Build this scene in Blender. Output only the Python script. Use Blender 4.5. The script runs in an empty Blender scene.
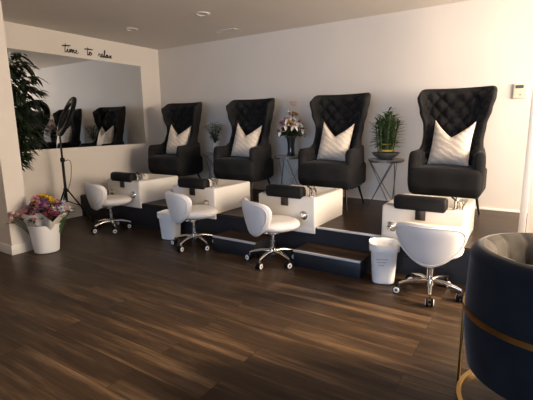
import bpy, bmesh, math, random
from mathutils import Vector, Matrix, Euler
R = math.radians
PI = math.pi
sc = bpy.context.scene
COL = sc.collection
rng = random.Random(7)

# ------------------------------------------------------------------ helpers
def link(o):
    COL.objects.link(o)
    return o

def bm_new():
    return bmesh.new()

def finish(name, bm, mats, parent=None, smooth=True, angle=40, loc=None, rot=None):
    bmesh.ops.recalc_face_normals(bm, faces=bm.faces[:])
    me = bpy.data.meshes.new(name)
    bm.to_mesh(me)
    bm.free()
    if not isinstance(mats, (list, tuple)):
        mats = [mats]
    for m in mats:
        me.materials.append(m)
    if smooth:
        me.shade_smooth()
        try:
            me.set_sharp_from_angle(angle=R(angle))
        except Exception:
            pass
    o = link(bpy.data.objects.new(name, me))
    if parent is not None:
        o.parent = parent
    if loc is not None:
        o.location = loc
    if rot is not None:
        o.rotation_euler = rot
    return o

def empty(name, loc=(0, 0, 0), rz=0.0):
    o = link(bpy.data.objects.new(name, None))
    o.empty_display_size = 0.1
    o.location = loc
    o.rotation_euler = (0, 0, rz)
    return o

def tag(o, label, cat, group=None):
    o['label'] = label
    o['category'] = cat
    if group:
        o['group'] = group
    return o

def structure(o):
    o['kind'] = 'structure'
    return o

def children(o):
    return [c for c in bpy.data.objects if c.parent == o]

def copy_tree(o, parent=None):
    c = link(o.copy())
    c.parent = parent
    for ch in children(o):
        copy_tree(ch, c)
    return c

def box(bm, lo, hi, bev=0.0, seg=2, mi=0, mat=None):
    lo = Vector(lo); hi = Vector(hi)
    r = bmesh.ops.create_cube(bm, size=1.0)
    vs = r['verts']
    for v in vs:
        v.co = Vector(((v.co.x + .5) * (hi.x - lo.x) + lo.x, (v.co.y + .5) * (hi.y - lo.y) + lo.y, (v.co.z + .5) * (hi.z - lo.z) + lo.z))
    fs = set(f for v in vs for f in v.link_faces)
    if bev > 0:
        es = list(set(e for v in vs for e in v.link_edges))
        rr = bmesh.ops.bevel(bm, geom=es, offset=bev, segments=seg, profile=.5, affect='EDGES', clamp_overlap=True)
        fs = set(rr['faces']) | set(f for f in fs if f.is_valid)
        vs = list(set(v for f in fs for v in f.verts))
    for f in fs:
        if f.is_valid:
            f.material_index = mi
    if mat is not None:
        bmesh.ops.transform(bm, matrix=mat, verts=vs)
    return vs

def frames(pts):
    """parallel-transport frames along a polyline"""
    pts = [Vector(p) for p in pts]
    n = len(pts)
    tang = []
    for i in range(n):
        a = pts[max(i - 1, 0)]; b = pts[min(i + 1, n - 1)]
        tang.append((b - a).normalized())
    up = Vector((0, 0, 1))
    if abs(tang[0].dot(up)) > .95:
        up = Vector((1, 0, 0))
    nrm = (up - tang[0] * up.dot(tang[0])).normalized()
    out = []
    for i in range(n):
        nrm = (nrm - tang[i] * nrm.dot(tang[i]))
        if nrm.length < 1e-6:
            nrm = tang[i].orthogonal()
        nrm.normalize()
        out.append((pts[i], nrm.copy(), tang[i].cross(nrm).normalized()))
    return out

def tube(bm, pts, rad, seg=8, closed=False, mi=0, cap=True):
    if not isinstance(rad, (list, tuple)):
        rad = [rad] * len(pts)
    if closed:
        pts = list(pts) + [pts[0], pts[1]]
        rad = list(rad) + [rad[0], rad[1]]
        fr = frames(pts)[1:-1]
        rad = rad[1:-1]
    else:
        fr = frames(pts)
    rings = []
    for (p, a, b), r in zip(fr, rad):
        rings.append([bm.verts.new(p + a * (r * math.cos(2 * PI * k / seg)) + b * (r * math.sin(2 * PI * k / seg))) for k in range(seg)])
    m = len(rings)
    for i in range(m if closed else m - 1):
        A = rings[i]; B = rings[(i + 1) % m]
        for k in range(seg):
            f = bm.faces.new((A[k], A[(k + 1) % seg], B[(k + 1) % seg], B[k]))
            f.material_index = mi
    if not closed and cap:
        for ring in (rings[0][::-1], rings[-1]):
            f = bm.faces.new(ring); f.material_index = mi
    return rings

def lathe(bm, prof, seg=32, center=(0, 0, 0), mi=0, mat=None):
    c = Vector(center)
    rings = []
    new = []
    for r, z in prof:
        if r < 1e-5:
            v = bm.verts.new(c + Vector((0, 0, z))); rings.append([v]); new.append(v)
        else:
            ring = [bm.verts.new(c + Vector((r * math.cos(2 * PI * k / seg), r * math.sin(2 * PI * k / seg), z))) for k in range(seg)]
            rings.append(ring); new += ring
    for A, B in zip(rings, rings[1:]):
        for k in range(seg):
            k2 = (k + 1) % seg
            if len(A) == 1 and len(B) == 1:
                continue
            if len(A) == 1:
                f = bm.faces.new((A[0], B[k2], B[k]))
            elif len(B) == 1:
                f = bm.faces.new((A[k], A[k2], B[0]))
            else:
                f = bm.faces.new((A[k], A[k2], B[k2], B[k]))
            f.material_index = mi
    if mat is not None:
        bmesh.ops.transform(bm, matrix=mat, verts=new)
    return new

def crom(pts, n=6, closed=False):
    P = [Vector(p) for p in pts]
    out = []
    m = len(P)
    rngi = range(m) if closed else range(m - 1)
    for i in rngi:
        if closed:
            p0, p1, p2, p3 = P[(i - 1) % m], P[i], P[(i + 1) % m], P[(i + 2) % m]
        else:
            p0, p1, p2, p3 = P[max(i - 1, 0)], P[i], P[i + 1], P[min(i + 2, m - 1)]
        for k in range(n):
            t = k / n
            out.append(.5 * ((2 * p1) + (p2 - p0) * t + (2 * p0 - 5 * p1 + 4 * p2 - p3) * t * t + (3 * p1 - p0 - 3 * p2 + p3) * t ** 3))
    if not closed:
        out.append(P[-1])
    return out

def lerp_tab(tab, x):
    if x <= tab[0][0]:
        return tab[0][1]
    for (a, b), (c, d) in zip(tab, tab[1:]):
        if x <= c:
            t = (x - a) / (c - a)
            t = t * t * (3 - 2 * t)
            return b + (d - b) * t
    return tab[-1][1]

def pad(bm, outline, center, prof, fmap, nr=8, mi=0):
    """cushion: outline = list of (s,t); prof(r) -> half thickness; fmap(s,t,h) -> xyz"""
    cs, ct = center
    n = len(outline)
    def layer(sign):
        c = bm.verts.new(fmap(cs, ct, sign * prof(0.0)))
        L = [[c]]
        for k in range(1, nr):
            r = math.sin(.5 * PI * k / nr)
            L.append([bm.verts.new(fmap(cs + (s - cs) * r, ct + (t - ct) * r, sign * prof(r))) for s, t in outline])
        return L
    rim = [bm.verts.new(fmap(s, t, 0.0)) for s, t in outline]
    for sign in (1, -1):
        L = layer(sign) + [rim]
        for k in range(n):
            k2 = (k + 1) % n
            bm.faces.new((L[0][0], L[1][k], L[1][k2])).material_index = mi
        for A, B in zip(L[1:], L[2:]):
            for k in range(n):
                k2 = (k + 1) % n
                bm.faces.new((A[k], B[k], B[k2], A[k2])).material_index = mi

def grid_faces(bm, V, mi=0):
    for A, B in zip(V, V[1:]):
        for k in range(len(A) - 1):
            bm.faces.new((A[k], A[k + 1], B[k + 1], B[k])).material_index = mi

# ------------------------------------------------------------------ materials
def principled(name, color, rough=.5, metal=0.0, spec=.5, sheen=0.0, sheen_tint=None, coat=0.0, transm=0.0, ior=1.45):
    m = bpy.data.materials.new(name)
    m.use_nodes = True
    b = m.node_tree.nodes['Principled BSDF']
    b.inputs['Base Color'].default_value = (*color, 1)
    b.inputs['Roughness'].default_value = rough
    b.inputs['Metallic'].default_value = metal
    b.inputs['Specular IOR Level'].default_value = spec
    b.inputs['Sheen Weight'].default_value = sheen
    if sheen_tint:
        b.inputs['Sheen Tint'].default_value = (*sheen_tint, 1)
    b.inputs['Coat Weight'].default_value = coat
    b.inputs['Transmission Weight'].default_value = transm
    b.inputs['IOR'].default_value = ior
    return m

def nodes(m):
    nt = m.node_tree
    return nt, nt.nodes, nt.links, nt.nodes['Principled BSDF']

def noisy(m, c1, c2, scale=8.0, detail=3.0, stretch=(1, 1, 1), bump=0.0, bscale=None, coord='Object'):
    nt, N, L, b = nodes(m)
    tc = N.new('ShaderNodeTexCoord'); mp = N.new('ShaderNodeMapping')
    mp.inputs['Scale'].default_value = stretch
    nz = N.new('ShaderNodeTexNoise'); nz.inputs['Scale'].default_value = scale; nz.inputs['Detail'].default_value = detail
    cr = N.new('ShaderNodeValToRGB')
    cr.color_ramp.elements[0].position = .3; cr.color_ramp.elements[0].color = (*c1, 1)
    cr.color_ramp.elements[1].position = .7; cr.color_ramp.elements[1].color = (*c2, 1)
    L.new(tc.outputs[coord], mp.inputs['Vector']); L.new(mp.outputs['Vector'], nz.inputs['Vector'])
    L.new(nz.outputs['Fac'], cr.inputs['Fac']); L.new(cr.outputs['Color'], b.inputs['Base Color'])
    if bump:
        n2 = N.new('ShaderNodeTexNoise'); n2.inputs['Scale'].default_value = bscale or scale * 6; n2.inputs['Detail'].default_value = 4
        L.new(mp.outputs['Vector'], n2.inputs['Vector'])
        bp = N.new('ShaderNodeBump'); bp.inputs['Strength'].default_value = bump; bp.inputs['Distance'].default_value = .01
        L.new(n2.outputs['Fac'], bp.inputs['Height']); L.new(bp.outputs['Normal'], b.inputs['Normal'])
    return m

M = {}
M['wall'] = noisy(principled('wall_paint', (.7, .67, .64), .7, spec=.2), (.69, .655, .62), (.72, .685, .65), 1.5, 2, bump=.03, bscale=90)
M['ceiling'] = noisy(principled('ceiling_paint', (.6, .57, .54), .8, spec=.1), (.70, .655, .615), (.73, .685, .645), 1.2, 2)
M['trim'] = principled('white_trim_paint', (.74, .73, .72), .4)
M['white_plastic'] = noisy(principled('white_bucket_plastic', (.8, .8, .8), .35), (.78, .78, .78), (.82, .82, .82), 3)
M['acrylic'] = noisy(principled('basin_acrylic', (.78, .75, .7), .3), (.76, .73, .68), (.8, .77, .72), 2)
M['leather_white'] = noisy(principled('white_leatherette', (.78, .76, .75), .42), (.76, .74, .73), (.8, .78, .77), 5, bump=.05, bscale=120)
M['black_vinyl'] = noisy(principled('black_vinyl', (.008, .008, .009), .6, spec=.2), (.007, .007, .008), (.012, .012, .013), 6, bump=.06, bscale=80)
M['chrome'] = principled('chrome', (.75, .74, .72), .14, metal=1)
M['black_rubber'] = principled('black_rubber', (.008, .008, .009), .6, spec=.15)
M['black_plastic'] = principled('black_plastic', (.009, .009, .01), .45, spec=.25)
M['dark_metal'] = principled('dark_metal', (.05, .045, .04), .35, metal=.8)
M['gold'] = principled('brushed_gold', (.34, .22, .08), .32, metal=1)
M['silver'] = principled('aluminium_nosing', (.72, .73, .76), .4, metal=.3)
M['steel'] = principled('brushed_steel', (.35, .34, .33), .35, metal=1)
M['riser'] = noisy(principled('dark_step_laminate', (.02, .022, .03), .45), (.010, .012, .018), (.016, .018, .025), 4)
M['paper'] = principled('paper', (.75, .66, .55), .7)
M['wrap'] = noisy(principled('bouquet_wrap', (.7, .66, .6), .35), (.62, .57, .5), (.8, .77, .72), 12, bump=.4, bscale=20)
M['emboss'] = principled('faded_print', (.5, .45, .46), .6)
M['beige_plastic'] = principled('beige_plastic', (.72, .64, .50), .45)
M['screen'] = principled('dark_lcd', (.03, .03, .025), .2)
M['glass_dark'] = principled('dark_glass', (.015, .018, .022), .08, spec=.7)
M['ceramic_white'] = principled('white_ceramic', (.62, .58, .55), .3)
M['ceramic_grey'] = noisy(principled('grey_stone_bowl', (.12, .12, .12), .5), (.10, .10, .10), (.15, .145, .14), 14)
M['table_top'] = principled('table_top_lacquer', (.22, .2, .19), .25)
M['soil'] = noisy(principled('soil', (.03, .02, .015), .9), (.02, .014, .01), (.05, .035, .025), 30)
M['leaf'] = noisy(principled('leaf_green', (.03, .09, .02), .45), (.02, .07, .015), (.06, .14, .03), 9)
M['leaf_dark'] = noisy(principled('leaf_dark_green', (.015, .03, .014), .5), (.010, .022, .010), (.024, .045, .02), 9)
M['stem'] = principled('green_stem', (.06, .11, .03), .5)
M['bark'] = noisy(principled('bark', (.06, .04, .03), .8), (.04, .03, .02), (.08, .06, .04), 20)
M['ribbon'] = principled('gold_ribbon', (.5, .36, .08), .4)
M['ink'] = principled('black_vinyl_lettering', (.008, .008, .008), .5)
M['pink_ink'] = principled('pink_print', (.45, .2, .2), .6)
M['lamp_white'] = principled('lamp_white', (.68, .65, .61), .5)
M['lens'] = principled('unlit_lens', (.5, .47, .44), .4)
M['diffuser'] = principled('milky_diffuser', (.7, .7, .7), .5)
M['mirror'] = principled('mirror_glass', (.80, .83, .84), .015, metal=1)
for nm, c in dict(f_pink=(.62, .30, .34), f_palepink=(.72, .47, .46), f_purple=(.22, .10, .25), f_yellow=(.75, .50, .04),
                  f_crimson=(.22, .015, .04), f_white=(.75, .72, .68), f_blue=(.45, .50, .62), f_gold=(.55, .32, .05), f_magenta=(.4, .08, .16)).items():
    M[nm] = noisy(principled(nm + '_petal', c, .6), tuple(v * .85 for v in c), tuple(min(v * 1.12, .9) for v in c), 25)

def velvet(name, c1, c2, sheen, tint):
    m = principled(name, c1, .8, spec=.12, sheen=sheen, sheen_tint=tint)
    noisy(m, c1, c2, 7, 4, bump=.08, bscale=160)
    m.node_tree.nodes['Principled BSDF'].inputs['Sheen Roughness'].default_value = .35
    return m
M['velvet'] = velvet('charcoal_velvet', (.014, .014, .0145), (.024, .024, .025), .09, (.75, .75, .8))
M['velvet_navy_lit'] = velvet('lit_navy_velvet', (.034, .032, .031), (.052, .048, .045), .3, (.9, .85, .8))  # armchair velvet again, window light on rim and inside painted into the colour
M['velvet_navy'] = velvet('navy_velvet', (.008, .0105, .015), (.013, .016, .022), .25, (.8, .8, .85))

def cushion_mat():
    m = principled('ivory_striped_cushion', (.7, .62, .52), .7, sheen=.15)
    nt, N, L, b = nodes(m)
    tc = N.new('ShaderNodeTexCoord'); mp = N.new('ShaderNodeMapping')
    mp.inputs['Rotation'].default_value = (0, R(62), 0)
    wv = N.new('ShaderNodeTexWave'); wv.inputs['Scale'].default_value = 6.0; wv.inputs['Distortion'].default_value = 4.0
    wv.inputs['Detail'].default_value = 2; wv.inputs['Detail Scale'].default_value = 2
    cr = N.new('ShaderNodeValToRGB')
    cr.color_ramp.elements[0].position = .15; cr.color_ramp.elements[0].color = (.66, .58, .49, 1)
    cr.color_ramp.elements[1].position = .6; cr.color_ramp.elements[1].color = (.74, .66, .57, 1)
    L.new(tc.outputs['Object'], mp.inputs['Vector']); L.new(mp.outputs['Vector'], wv.inputs['Vector'])
    L.new(wv.outputs['Fac'], cr.inputs['Fac']); L.new(cr.outputs['Color'], b.inputs['Base Color'])
    bp = N.new('ShaderNodeBump'); bp.inputs['Strength'].default_value = .25; bp.inputs['Distance'].default_value = .01
    L.new(wv.outputs['Fac'], bp.inputs['Height']); L.new(bp.outputs['Normal'], b.inputs['Normal'])
    return m
M['cushion'] = cushion_mat()

def plank_mat():
    m = principled('dark_wood_planks', (.06, .04, .03), .42)
    nt, N, L, b = nodes(m)
    tc = N.new('ShaderNodeTexCoord')
    br = N.new('ShaderNodeTexBrick')
    br.inputs['Scale'].default_value = 1.0
    br.inputs['Brick Width'].default_value = 1.22
    br.inputs['Row Height'].default_value = .18
    br.inputs['Mortar Size'].default_value = .0018
    br.inputs['Mortar Smooth'].default_value = .2
    br.inputs['Bias'].default_value = 0
    br.offset = .37; br.offset_frequency = 2
    br.inputs['Color1'].default_value = (0, 0, 0, 1); br.inputs['Color2'].default_value = (1, 1, 1, 1); br.inputs['Mortar'].default_value = (.35, .35, .35, 1)
    L.new(tc.outputs['Object'], br.inputs['Vector'])
    # grain: stretched noise, shifted per plank
    ad = N.new('ShaderNodeVectorMath'); ad.operation = 'MULTIPLY_ADD'
    ad.inputs[1].default_value = (.55, 8, 1); 
    cm = N.new('ShaderNodeVectorMath'); cm.operation = 'SCALE'; cm.inputs['Scale'].default_value = 17.0
    L.new(br.outputs['Color'], cm.inputs[0])
    L.new(tc.outputs['Object'], ad.inputs[0]); L.new(cm.outputs['Vector'], ad.inputs[2])
    nz = N.new('ShaderNodeTexNoise'); nz.inputs['Scale'].default_value = 1.6; nz.inputs['Detail'].default_value = 6; nz.inputs['Roughness'].default_value = .62
    L.new(ad.outputs['Vector'], nz.inputs['Vector'])
    cr = N.new('ShaderNodeValToRGB')
    e = cr.color_ramp.elements
    e[0].position = .22; e[0].color = (.009, .006, .0045, 1)
    e[1].position = .85; e[1].color = (.18, .115, .066, 1)
    e2 = e.new(.52); e2.color = (.044, .027, .0165, 1)
    L.new(nz.outputs['Fac'], cr.inputs['Fac'])
    # fine streaks
    ad2 = N.new('ShaderNodeVectorMath'); ad2.operation = 'MULTIPLY_ADD'; ad2.inputs[1].default_value = (1.6, 30, 1)
    L.new(tc.outputs['Object'], ad2.inputs[0]); L.new(cm.outputs['Vector'], ad2.inputs[2])
    nf = N.new('ShaderNodeTexNoise'); nf.inputs['Scale'].default_value = 2.2; nf.inputs['Detail'].default_value = 5; nf.inputs['Roughness'].default_value = .7
    L.new(ad2.outputs['Vector'], nf.inputs['Vector'])
    fr_ = N.new('ShaderNodeMapRange'); fr_.inputs['From Min'].default_value = .3; fr_.inputs['From Max'].default_value = .7
    fr_.inputs['To Min'].default_value = .55; fr_.inputs['To Max'].default_value = 1.3
    L.new(nf.outputs['Fac'], fr_.inputs['Value'])
    mf = N.new('ShaderNodeMix'); mf.data_type = 'RGBA'; mf.blend_type = 'MULTIPLY'; mf.inputs['Factor'].default_value = 1
    L.new(cr.outputs['Color'], mf.inputs['A']); L.new(fr_.outputs['Result'], mf.inputs['B'])
    # per plank tone
    mr = N.new('ShaderNodeMapRange'); mr.inputs['To Min'].default_value = .72; mr.inputs['To Max'].default_value = 1.25
    L.new(br.outputs['Color'], mr.inputs['Value'])
    mx = N.new('ShaderNodeMix'); mx.data_type = 'RGBA'; mx.blend_type = 'MULTIPLY'; mx.inputs['Factor'].default_value = 1
    L.new(mf.outputs['Result'], mx.inputs['A']); L.new(mr.outputs['Result'], mx.inputs['B'])
    mo = N.new('ShaderNodeMix'); mo.data_type = 'RGBA'; mo.inputs['B'].default_value = (.012, .008, .006, 1)
    L.new(br.outputs['Fac'], mo.inputs['Factor']); L.new(mx.outputs['Result'], mo.inputs['A'])
    L.new(mo.outputs['Result'], b.inputs['Base Color'])
    rr = N.new('ShaderNodeMapRange'); rr.inputs['To Min'].default_value = .30; rr.inputs['To Max'].default_value = .46
    L.new(nz.outputs['Fac'], rr.inputs['Value']); L.new(rr.outputs['Result'], b.inputs['Roughness'])
    b.inputs['Specular IOR Level'].default_value = .2
    bp = N.new('ShaderNodeBump'); bp.inputs['Strength'].default_value = .12; bp.inputs['Distance'].default_value = .004
    L.new(nz.outputs['Fac'], bp.inputs['Height']); L.new(bp.outputs['Normal'], b.inputs['Normal'])
    return m
M['planks'] = plank_mat()

# ------------------------------------------------------------------ room
XL, YB, ZC, ZP = -5.454, 5.066, 2.546, .306
YR = 3.40                     # front edge of the raised platform
XR, YF = 2.2, -6.0            # right wall and wall behind the camera
def slab(name, lo, hi, m, bev=0.0):
    bm = bm_new(); box(bm, lo, hi, bev)
    return structure(finish(name, bm, m, smooth=bev > 0))

slab('floor', (XL - .15, YF - .15, -.1), (XR + .15, YB + .15, 0), M['planks'])
slab('ceiling', (XL - .15, YF - .15, ZC), (XR + .15, YB + .15, ZC + .1), M['ceiling'])
slab('wall_left', (XL - .15, YF, 0), (XL, YB, ZC), M['wall'])
slab('wall_back', (XL - .15, YB, 0), (XR + .15, YB + .15, ZC), M['wall'])

def wall_with_opening(name, axis, pos, th, a0, a1, o0, o1, z0, z1):
    bm = bm_new()
    def seg(p, q, za, zb):
        if axis == 'x':
            box(bm, (pos, p, za), (pos + th, q, zb))
        else:
            box(bm, (p, pos, za), (q, pos + th, zb))
    seg(a0, o0, 0, ZC); seg(o1, a1, 0, ZC); seg(o0, o1, 0, z0); seg(o0, o1, z1, ZC)
    return structure(finish(name, bm, M['wall'], smooth=False))

def window_frame(name, axis, pos, o0, o1, z0, z1, mull):
    bm = bm_new()
    w = .06
    def seg(p, q, za, zb):
        if axis == 'x':
            box(bm, (pos, p, za), (pos + .08, q, zb))
        else:
            box(bm, (p, pos, za), (q, pos + .08, zb))
    seg(o0, o1, z0, z0 + w); seg(o0, o1, z1 - w, z1); seg(o0, o0 + w, z0, z1); seg(o1 - w, o1, z0, z1)
    for k in range(1, mull):
        c = o0 + (o1 - o0) * k / mull
        seg(c - .025, c + .025, z0, z1)
    return structure(finish(name, bm, M['trim'], smooth=False))

W1 = (2.0, 4.8, 1.0, 2.42)
W2 = (-1.8, 2.0, .6, 2.4)
wall_with_opening('wall_right', 'x', XR, .15, YF, YB, *W1)
window_frame('window_1', 'x', XR + .03, *W1, 2)
wall_with_opening('wall_front', 'y', YF - .15, .15, XL, XR, *W2)
window_frame('window_2', 'y', YF - .11, *W2, 4)

slab('added_shade_wall', (XL, -.12, 0), (-2.8, 0, ZC), M['wall'])  # added wall piece out of view, blocks front window light from the wall return
# wall return on the left that hides the tree pot
slab('wall_return', (XL, 1.92, 0), (-4.36, 2.11, ZC), M['wall'])

def baseboard(name, lo, hi):
    return slab(name, lo, hi, M['trim'], .004)
baseboard('baseboard_left', (XL, 2.125, 0), (XL + .015, YR - .001, .10))
baseboard('baseboard_return', (-4.36, 1.905, 0), (-4.345, 2.125, .10))
baseboard('baseboard_return_front', (XL, 1.905, 0), (-4.361, 1.919, .10))
baseboard('baseboard_back', (XL + .016, YB - .012, ZP), (-.03, YB, ZP + .022))

# raised platform (plank covered) with dark riser and aluminium nosings
bm = bm_new(); box(bm, (XL, YR + .012, 0), (XR, YB, ZP))
pl = structure(finish('platform', bm, M['planks'], smooth=False))
slab('platform_riser', (XL, YR, 0), (XR, YR + .011, ZP - .012), M['riser'])

# end post and casing at the right of the back wall
slab('wall_post', (.025, 3.86, ZP), (.20, 3.96, ZC), M['wall'])
slab('trim_1', (-.03, 3.835, ZP), (.02, 3.98, ZC), M['trim'], .006)

CX = [-4.43, -3.195, -1.975, -.70]          # the four pedicure places, left to right
ordinal_txt = ['nearest the mirror', 'second from the mirror', 'third from the mirror', 'farthest from the mirror']

# nosings on the platform edge between the basins, and a loose lower step in each gap
gaps = [(CX[0] + .325, CX[1] - .325), (CX[1] + .325, CX[2] - .325), (CX[2] + .325, CX[3] - .325)]
for i, (a, b) in enumerate(gaps[2:]):
    bm = bm_new()
    box(bm, (a + .005, YR - .008, ZP - .010), (b - .005, YR + .0005, ZP + .004), .003)
    box(bm, (a + .005, YR - .008, ZP + .0005), (b - .005, YR + .03, ZP + .005), .002)
    structure(finish('trim_%d' % (i + 2), bm, M['silver']))
step_lab = ['dark low step with a silver edge between the second and third stools from the mirror',
            'dark low step with a silver edge ending at the bin by the rightmost stool']
for (xa, xb), lab in zip(((-2.69, -2.155), (-1.735, -1.10)), step_lab):
    t = tag(empty('step', ((xa + xb) / 2, 3.245, 0)), lab, 'step', 'low steps up to the platform')
    w = (xb - xa) / 2
    bm = bm_new(); box(bm, (-w, -.145, 0), (w, .153, .143), .004)
    finish('step_body', bm, M['riser'], t)
    bm = bm_new(); box(bm, (-w, -.12, .1435), (w, .153, .1505), 0)
    finish('tread', bm, M['planks'], t, smooth=False)
    bm = bm_new(); box(bm, (-w, -.152, .138), (w, -.146, .152), .002); box(bm, (-w, -.152, .146), (w, -.122, .153), .002)
    finish('nosing', bm, M['silver'], t)

# ------------------------------------------------------------------ wing chairs
def wing_chair():
    root = empty('wing_chair')
    zt = 1.30
    HW = [(.25, .262), (.64, .26), (.80, .246), (.94, .258), (1.09, .298), (1.22, .326), (1.30, .330)]
    DP = [(.25, .38), (.53, .38), (.64, .33), (.75, .18), (.90, .135), (1.10, .185), (1.24, .20), (1.30, .19)]
    YBK = [(.25, .16), (.53, .165), (1.3, .235)]
    n = 3.4
    def surf(u, z, off):
        a = abs(u) * PI / 2
        hw = lerp_tab(HW, z) + off; d = lerp_tab(DP, z); yb = lerp_tab(YBK, z) + off
        x = math.copysign(hw * math.sin(a) ** (2 / n), u)
        y = yb - (d + off * .6) * (1 - math.cos(a) ** (2 / n)) if a < PI / 2 - 1e-6 else yb - (d + off * .6)
        return Vector((x, y, z))
    def ztop(u):
        return zt - .075 * abs(u) ** 8
    nu, nv = 96, 84
    z0 = .40
    # arc length table for tuft spacing
    def uz(i, j):
        u = -1 + 2 * i / nu
        # even out arclength a little
        u = math.copysign(abs(u) ** 1.0, u)
        v = j / nv
        return u, z0 + (ztop(u) - z0) * v
    arc = [0.0]
    for i in range(nu):
        p = surf(-1 + 2 * i / nu, 1.05, 0); q = surf(-1 + 2 * (i + 1) / nu, 1.05, 0)
        arc.append(arc[-1] + (q - p).length)
    tot = arc[-1]
    bm = bm_new()
    V = []
    for j in range(nv + 1):
        row = []
        for i in range(nu + 1):
            u, z = uz(i, j)
            e = 1e-3
            p = surf(u, z, 0)
            pu = surf(min(u + e, 1), z, 0) - surf(max(u - e, -1), z, 0)
            pv = surf(u, z + e, 0) - surf(u, z - e, 0)
            nn = pu.cross(pv)
            nn = nn.normalized() if nn.length > 0 else Vector((0, -1, 0))
            if nn.y > 0 and abs(u) < .5:
                nn = -nn
            s = (arc[i] - tot / 2) / .15; t = (z - 1.30 + .07) / .165
            pp, qq = s + t, s - t
            h = .060 * (abs(math.sin(PI * pp) * math.sin(PI * qq))) ** .5
            edge = min(1, (1 - abs(u)) / .10) * min(1, (ztop(u) - z) / .05)
            p = p + nn * (h * max(edge, 0))
            row.append(bm.verts.new(p))
        V.append(row)
    grid_faces(bm, V)
    finish('tufted_back', bm, M['velvet'], root, angle=80)
    # outer shell with rounded rim
    bm = bm_new()
    th = .042
    loops = []
    K = 6
    V = []
    z00 = .24
    # rows of outer surface
    for j in range(41):
        row = []
        for i in range(65):
            u = -1 + 2 * i / 64
            z = z00 + (ztop(u) - z00) * j / 40
            row.append(bm.verts.new(surf(u, z, th)))
        V.append(row)
    grid_faces(bm, V)
    # rim: rounded strip along sides and top, from outer boundary to inner boundary
    path = [(-1, z00 + (ztop(1) - z00) * j / 40) for j in range(40)] + [(-1 + 2 * i / 64, None) for i in range(65)] + [(1, z00 + (ztop(1) - z00) * j / 40) for j in range(39, -1, -1)]
    rows = []
    for (u, z) in path:
        zz = ztop(u) if z is None else z
        o = surf(u, zz, th); i_ = surf(u, zz, 0)
        if z is None:
            out = Vector((0, 0, 1)); 
            if abs(u) > .96:
                out = Vector((0, -1, 1)).normalized()
        else:
            out = Vector((0, -1, 0))
        mid = (o + i_) / 2; r = (o - i_) / 2
        rows.append([bm.verts.new(mid + r * math.cos(PI * k / K) + out * (r.length * math.sin(PI * k / K))) for k in range(K + 1)])
    grid_faces(bm, rows)
    bmesh.ops.remove_doubles(bm, verts=bm.verts[:], dist=1e-4)
    finish('back_shell', bm, M['velvet'], root, angle=75)
    # seat with bowed front
    bm = bm_new()
    box(bm, (-.335, -.345, .258), (.335, .20, .525), .05, 5)
    bmesh.ops.subdivide_edges(bm, edges=[e for e in bm.edges if e.calc_length() > .15], cuts=6, use_grid_fill=True)
    for v in bm.verts:
        x, y, z = v.co
        if y < 0:
            v.co.y -= .035 * (1 - (x / .335) ** 2) * min(1, -y / .3)
        if z > .45:
            v.co.z += .022 * max(0, 1 - (x / .34) ** 2) * max(0, 1 - ((y + .08) / .32) ** 2)
        if z < .33 and y < -.2:
            v.co.y += .02
    finish('seat', bm, M['velvet'], root, angle=60)
    bm = bm_new(); box(bm, (-.29, -.30, .24), (.29, .17, .27), .01)
    finish('seat_frame', bm, M['black_plastic'], root)
    # arms: padded, rounded top, tufted on the inside
    for s in (-1, 1):
        bm = bm_new()
        rows = []
        ny = 22
        for j in range(ny + 1):
            t = j / ny
            y = -.30 + .46 * t
            top = .69 + .03 * t ** 2
            hw = .052 - .014 * t ** 2
            cx = s * (.298 - .030 * t ** 1.5)
            bot = .29
            if j == 0:
                hw *= .78; top -= .02
            row = []
            ns = 24
            for k in range(ns):
                a = 2 * PI * k / ns
                cxn, czn = math.cos(a), math.sin(a)
                px = math.copysign(abs(cxn) ** .55, cxn) * hw
                pz = math.copysign(abs(czn) ** .55, czn) * (top - bot) / 2 + (top + bot) / 2
                if px * s < 0 and .5 < pz < top - .03:       # inner side dimples
                    f = abs(math.sin(PI * (y + .30) / .13)) * abs(math.sin(PI * (pz - .45) / .13))
                    px += -s * .012 * f ** .5
                row.append(bm.verts.new((cx + px, y, pz)))
            rows.append(row)
        for A, B in zip(rows, rows[1:]):
            for k in range(24):
                bm.faces.new((A[k], A[(k + 1) % 24], B[(k + 1) % 24], B[k]))
        # front cap bulging forward
        c = bm.verts.new((s * .298, -.322, .49))
        inner = []
        for v in rows[0]:
            inner.append(bm.verts.new(Vector((s * .298, -.318, .49)) + (Vector((v.co.x, -.318, v.co.z)) - Vector((s * .298, -.318, .49))) * .72))
        for k in range(24):
            bm.faces.new((rows[0][k], rows[0][(k + 1) % 24], inner[(k + 1) % 24], inner[k]))
            bm.faces.new((inner[k], inner[(k + 1) % 24], c))
        bm.faces.new(rows[-1])
        finish('arm', bm, M['velvet'], root, angle=70)
    # legs
    for sx in (-1, 1):
        for y0, y1 in ((-.25, -.30), (.13, .25)):
            bm = bm_new()
            tube(bm, [(sx * .25, y0, .255), (sx * .265, (y0 + y1) / 2, .13), (sx * .285, y1, 0)], [.017, .013, .009], 10)
            finish('leg', bm, M['dark_metal'], root)
    return root

chairY = 4.535
wc_x = [-4.56, -3.27, -1.965, -.69]
wc_rot = [0, 0, 0, 0]
wc_lab = ['dark velvet tufted wing chair nearest the wall mirror',
          'dark velvet tufted wing chair second from the mirror',
          'dark velvet tufted wing chair between the lily vase and the bamboo plant',
          'charcoal velvet tufted wing chair farthest right, left of the thermostat']
proto = wing_chair()
for i in range(4):
    o = proto if i == 0 else copy_tree(proto)
    o.location = (wc_x[i], chairY, ZP); o.rotation_euler.z = R(wc_rot[i])
    tag(o, wc_lab[i], 'chair', 'tufted wing chairs on the platform')

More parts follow.
